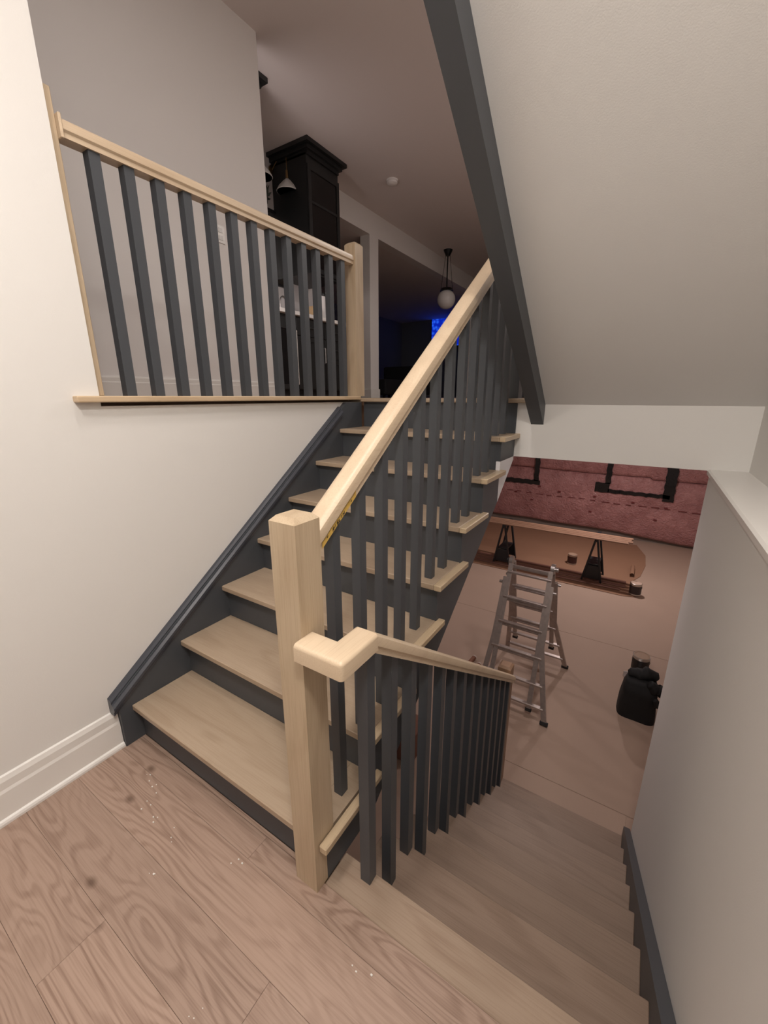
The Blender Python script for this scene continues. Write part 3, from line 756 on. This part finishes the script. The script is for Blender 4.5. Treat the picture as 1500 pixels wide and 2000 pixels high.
# ---------------------------------------------------------------- kitchen and hall things beyond
def cab(name, label, x0, x1, y0, y1, z0, z1, doors, handle=None, group='black base cabinets under the white counter', toe=True):
    t = thing(name, label, 'cabinet', (x0, (y0+y1)/2, z0), group)
    obj('body', box(nb(), x0, x1-.02, y0, y1, z0+(.1 if toe else 0), z1), BLACK, t)
    if toe: obj('toe_kick', box(nb(), x0, x1-.08, y0, y1, z0, z0+.1), plain('toe_kick_black', (.004, .004, .004, 1), .6), t)
    for (dy0, dy1, dz0, dz1, kind) in doors:
        b = nb(); fr = .05
        if kind == 'drawer':
            box(b, x1-.019, x1, dy0+.002, dy1-.002, dz0+.002, dz1-.002, bev=.002); d = obj('drawer', b, BLACK, t)
            b = nb(); bar(b, (x1+.02, (dy0+dy1)/2-.06, (dz0+dz1)/2), (x1+.02, (dy0+dy1)/2+.06, (dz0+dz1)/2), .008, .008); obj('handle', b, plain('dark_steel', (.2, .2, .2, 1), .3, metal=1), d)
        else:
            for q in ((dy0+.002, dy0+fr, dz0, dz1), (dy1-fr, dy1-.002, dz0, dz1), (dy0+fr, dy1-fr, dz0, dz0+fr), (dy0+fr, dy1-fr, dz1-fr, dz1)):
                box(b, x1-.019, x1, *q)
            if kind == 'glass':
                for u in (1/3, 2/3): z = dz0+(dz1-dz0)*u; box(b, x1-.019, x1-.002, dy0+fr, dy1-fr, z-.012, z+.012)
            d = obj('door', b, BLACK, t)
            b = nb(); box(b, x1-.014, x1-.008, dy0+fr, dy1-fr, dz0+fr, dz1-fr)
            obj('glass_pane' if kind in ('glass', 'fridge') else 'door_panel', b, plain('dark_glass', (.003, .003, .004, 1), .08) if kind in ('glass', 'fridge') else BLACK, d)
            if kind != 'glass':
                hl = (dz0+.05, dz1-.06) if kind == 'fridge' else (dz1-.27, dz1-.1)
                b = nb(); bar(b, (x1+.03, dy1-.03, hl[0]), (x1+.03, dy1-.03, hl[1]), .012, .012, bev=.002)
                for z in hl: bar(b, (x1, dy1-.03, z), (x1+.03, dy1-.03, z), .01, .01, upv=(0, 1, 0))
                obj('handle', b, plain('bright_steel', (.8, .78, .76, 1), .25, metal=.9), d)
    return t
K0 = H-.012
cab('base_cabinet', 'black base cabinet at the left, mostly hidden by the hall wall', -2.298, -1.72, 1.9, 2.34, K0, 2.42, [(1.9, 2.34, K0+.11, 2.41, 'door')])
cab('beverage_fridge', 'dark glass-fronted undercounter fridge with a long bright handle', -2.298, -1.72, 2.345, 2.96, K0, 2.42, [(2.345, 2.96, K0+.11, 2.32, 'fridge')])['category'] = 'fridge'
cab('base_cabinet', 'black base cabinet with drawer, right of the glass-fronted fridge', -2.298, -1.72, 2.965, 3.45, K0, 2.42, [(2.965, 3.45, 2.22, 2.41, 'drawer'), (2.965, 3.45, K0+.11, 2.215, 'door')])
cab('base_cabinet', 'black base cabinet at the end of the counter, behind the hall newel', -2.298, -1.72, 3.455, 3.90, K0, 2.42, [(3.455, 3.90, 2.22, 2.41, 'drawer'), (3.455, 3.90, 2.0, 2.215, 'drawer'), (3.455, 3.90, K0+.11, 1.995, 'door')])
tag(obj('countertop', box(nb(), -2.3, -1.68, 1.9, 3.93, 2.421, 2.461, bev=.003), plain('white_quartz', (.85, .83, .8, 1), .25)), 'long white quartz countertop over the black base cabinets', 'countertop')
def wallcab(label, y0, y1, x1, z0):
    t = cab('wall_cabinet', label, -2.3, x1, y0, y1, z0, 4.10, [(y0+.0, y1-.0, z0+.02, 4.0, 'glass')], group='tall black wall cabinets', toe=False)
    b = nb(); o_ = .07
    for (a, bq, z0_, z1_) in ((0, 0, 4.08, 4.12), (.03, .03, 4.12, 4.16), (o_, o_, 4.16, 4.199)):
        box(b, -2.3, x1+a, y0-a, y1+a, z0_, z1_)
    obj('crown_moulding', b, BLACK, t)
wallcab('tall black glass-door wall cabinet with crown moulding beside the opening', 3.30, 3.85, -1.75, 2.93)
wallcab('black wall cabinet of which only the crown corner shows past the hall wall', 1.8, 2.39, -1.49, 2.93)
# faucet
t = thing('faucet', 'curved steel kitchen faucet rising behind the counter edge', 'faucet', (-2.12, 3.13, 2.461))
b = nb(); P = [Vector((-2.12, 3.13, 2.461)), Vector((-2.12, 3.13, 2.62))]+[Vector((-2.12, 3.13+.05-.05*math.cos(a), 2.62+.08*math.sin(a)+.04*0)) for a in [math.pi*i/10 for i in range(1, 11)]]+[Vector((-2.12, 3.23, 2.57))]
for p, q in zip(P, P[1:]): tube(b, p, q, .009, 10)
STL = plain('brushed_steel', (.35, .33, .32, 1), .3, metal=1); obj('spout', b, STL, t, smooth=True)
b = nb(); tube(b, (-2.12, 3.08, 2.461), (-2.12, 3.08, 2.50), .012, 12); tube(b, (-2.12, 3.08, 2.495), (-2.06, 3.06, 2.52), .005, 8); obj('lever', b, STL, t, smooth=True)
# canister and box
t = thing('canister', 'tall white canister with a black lid on the counter', 'canister', (-1.9, 3.62, 2.461))
b = nb(); lathe(b, [(.052, 0), (.055, .005), (.055, .285), (.05, .29), (.0001, .29)], (-1.9, 3.62, 2.4612), 24); obj('body', b, plain('white_ceramic', (.85, .83, .82, 1), .3), t, smooth=True)
b = nb(); lathe(b, [(.056, .291), (.056, .315), (.04, .33), (.012, .335), (.012, .355), (.0001, .355)], (-1.9, 3.62, 2.4612), 24); obj('lid', b, BLACK, t, smooth=True)
b = nb(); box(b, -1.95, -1.80, 3.38, 3.47, 2.4612, 2.60, bev=.003); tag(obj('carton', b, plain('tan_carton', srgb(190, 160, 120), .7, var=.1, vscale=30)), 'small tan carton on the counter left of the white canister', 'box')
b = nb(); lathe(b, [(.05, 0), (.07, .02), (.075, .16), (.05, .20), (.02, .21), (.02, .235), (.0001, .236)], (-1.95, 3.80, 2.4612), 20); bar(b, (-1.95, 3.87, 2.52), (-1.95, 3.93, 2.66), .012, .012)
tag(obj('kettle', b, plain('gloss_black', (.006, .006, .006, 1), .2), smooth=True), 'black kettle at the right end of the counter', 'kettle')
# wall lamps over the counter
def lamp(x, y, z, label):
    t = thing('wall_lamp', label, 'lamp', (-2.3, y, z+.35), 'kitchen wall lamps with brass arms')
    BR = plain('aged_brass', (.35, .24, .12, 1), .3, metal=1)
    b = nb(); tube(b, (-2.3, y, z+.22), (-2.285, y, z+.22), .045, 18); obj('wall_plate', b, BR, t, smooth=True)
    b = nb(); tube(b, (-2.29, y, z+.22), (x, y-.0, z+.40), .006, 8); tube(b, (x, y, z+.40), (x, y, z+.14), .006, 8); obj('arm', b, BR, t, smooth=True)
    b = nb(); tube(b, (x, y, z+.07), (x, y, z+.16), .02, 14, .014); obj('socket', b, BR, t, smooth=True)
    b = nb(); lathe(b, [(.125, -.05), (.128, -.045), (.10, 0), (.045, .055), (.022, .075), (.02, .072), (.042, .05), (.095, -.003), (.122, -.05)], (x, y, z), 28); obj('shade', b, plain('white_enamel', (.8, .78, .76, 1), .35), t, smooth=True)
lamp(-2.06, 3.30, 3.84, 'white cone wall lamp on a brass arm left of the tall black cabinet')
lamp(-2.06, 2.90, 3.84, 'second brass-armed wall lamp mostly hidden behind the hall wall edge')
# framed mirror and sprig
t = thing('mirror', 'black-framed mirror on the marble wall behind the guardrail', 'mirror', (-2.3, 3.1, 3.2))
b = nb()
for q in ((2.75, 3.5, 3.62, 3.645), (2.75, 3.5, 2.85, 2.875), (2.75, 2.775, 2.85, 3.645), (3.478, 3.503, 2.85, 3.645)): box(b, -2.299, -2.27, q[0], q[1]-(.0), q[2], q[3])
obj('frame', b, BLACK, t); obj('mirror_glass', box(nb(), -2.297, -2.285, 2.775, 3.478, 2.875, 3.62), plain('mirror_silver', (.7, .7, .7, 1), .08, metal=1), t)
t = thing('potted_sprig', 'dark leafy sprig in a small black pot above the mirror', 'plant', (-2.22, 3.05, 3.645))
b = nb(); lathe(b, [(.03, 0), (.04, .01), (.045, .07), (.04, .07), (.0001, .06)], (-2.245, 3.10, 3.646), 16); obj('pot', b, BLACK, t, smooth=True)
b = nb(); rr = random.Random(5)
for i in range(34):
    a = rr.uniform(0, 6.28); e = rr.uniform(.1, 1.3); L_ = rr.uniform(.08, .2)
    d = Vector((math.cos(a)*math.cos(e)*.4, math.sin(a)*math.cos(e), math.sin(e))); p = Vector((-2.235, 3.10, 3.70)); q = p+d*L_
    sd = d.cross(Vector((1, 0, .2))).normalized()*.014
    vs4 = [V(b, p), V(b, p.lerp(q, .6)+sd), V(b, q), V(b, p.lerp(q, .6)-sd)]; b.faces.new(vs4)
obj('leaves', b, plain('dark_leaf', (.02, .03, .018, 1), .6), t)
# smoke detector
t = thing('smoke_detector', 'round white smoke detector on the upper ceiling', 'smoke detector', (-1.414, 4.52, UC))
b = nb(); lathe(b, [(.0001, -.0), (.075, -.0), (.075, -.018), (.0001, -.018)], (-1.414, 4.52, UC), 28); obj('base', b, plain('detector_white', (.85, .82, .8, 1), .5), t, smooth=True)
b = nb(); lathe(b, [(.068, -.019), (.066, -.04), (.05, -.05), (.02, -.056), (.0001, -.056)], (-1.414, 4.52, UC), 28); obj('cover', b, plain('detector_white', (.85, .82, .8, 1), .5), t, smooth=True)
# globe pendant
gx, gy = -1.866, 7.276
t = thing('globe_pendant', 'white glass globe pendant hanging on black rods in the dark room', 'pendant lamp', (gx, gy, UC))
b = nb(); lathe(b, [(.0001, 0), (.085, 0), (.08, -.02), (.04, -.10), (.0001, -.10)], (gx, gy, UC), 24); obj('ceiling_canopy', b, BLACKM, t, smooth=True)
for dx in (-.10, 0, .10):
    b = nb(); tube(b, (gx+dx*.35, gy+dx*.2, UC-.09), (gx+dx, gy+dx*.5, 3.52), .012 if dx == 0 else .004, 10); obj('suspension_rod', b, BLACKM, t, smooth=True)
b = nb(); tube(b, (gx, gy, 3.505), (gx, gy, 3.55), .13, 24, .10); obj('globe_cap', b, BLACKM, t, smooth=True)
b = nb(); bmesh.ops.create_uvsphere(b, u_segments=32, v_segments=20, radius=.173, matrix=Matrix.Translation((gx, gy, 3.354))); obj('glass_globe', b, plain('opal_glass', (.75, .72, .7, 1), .12), t, smooth=True)
# blue-lit screen
t = thing('screen', 'glowing deep blue screen on the far wall below the globe lamp', 'screen', (-3.1, 11.98, 3.4))
obj('screen_frame', box(nb(), -4.50, -3.2, 11.95, 11.999, 3.05, 3.98), BLACK, t)
def blue():
    mt = bpy.data.materials.new('blue_screen'); mt.use_nodes = True; N = mt.node_tree.nodes; L = mt.node_tree.links; b = N['Principled BSDF']
    b.inputs['Base Color'].default_value = (.01, .01, .03, 1)
    tc = N.new('ShaderNodeTexCoord'); n = N.new('ShaderNodeTexVoronoi'); n.inputs['Scale'].default_value = 9; L.new(tc.outputs['Object'], n.inputs['Vector'])
    r = N.new('ShaderNodeValToRGB'); r.color_ramp.elements[0].position = .1; r.color_ramp.elements[0].color = (.02, .12, .9, 1); r.color_ramp.elements[1].position = .55; r.color_ramp.elements[1].color = (.002, .015, .42, 1)
    L.new(n.outputs['Distance'], r.inputs[0]); L.new(r.outputs[0], b.inputs['Emission Color']); b.inputs['Emission Strength'].default_value = 1.0
    return mt
obj('display', box(nb(), -4.47, -3.23, 11.94, 11.951, 3.08, 3.95), blue(), t)
# dark sofa in the unlit room
t = thing('sofa', 'low black sofa with cushions in the unlit room beyond the opening', 'sofa', (-3.4, 7.2, H))
SF = plain('black_upholstery', (.006, .006, .008, 1), .8)
obj('seat_base', box(nb(), -3.9, -2.7, 6.4, 8.4, K0+.06, K0+.36, bev=.03, seg=2), SF, t)
obj('backrest', box(nb(), -3.9, -2.7, 8.18, 8.42, K0+.34, K0+.72, bev=.05, seg=3), SF, t)
for y in (6.3, 8.4): obj('armrest', box(nb(), -3.9, -3.7, y-.06, y+.06, K0+.3, K0+.55, bev=.03, seg=2), SF, t)
obj('cushion', box(nb(), -3.65, -3.45, 6.8, 7.25, K0+.362, K0+.72, bev=.06, seg=3), plain('grey_cushion', (.12, .13, .16, 1), .8), t)
for x in (-3.8, -2.8):
    for y in (6.5, 8.3): obj('leg', box(nb(), x-.02, x+.02, y-.02, y+.02, K0, K0+.07), SF, t)
# things under the stairs seen between the balusters
b = nb(); box(b, .20, .50, 1.75, 2.05, BF+.0046, BF+.26, bev=.003); tag(obj('cardboard_box', b, plain('box_cardboard', srgb(120, 82, 66), .8, var=.1, vscale=9)), 'brown cardboard box on the basement floor under the upward flight', 'box')
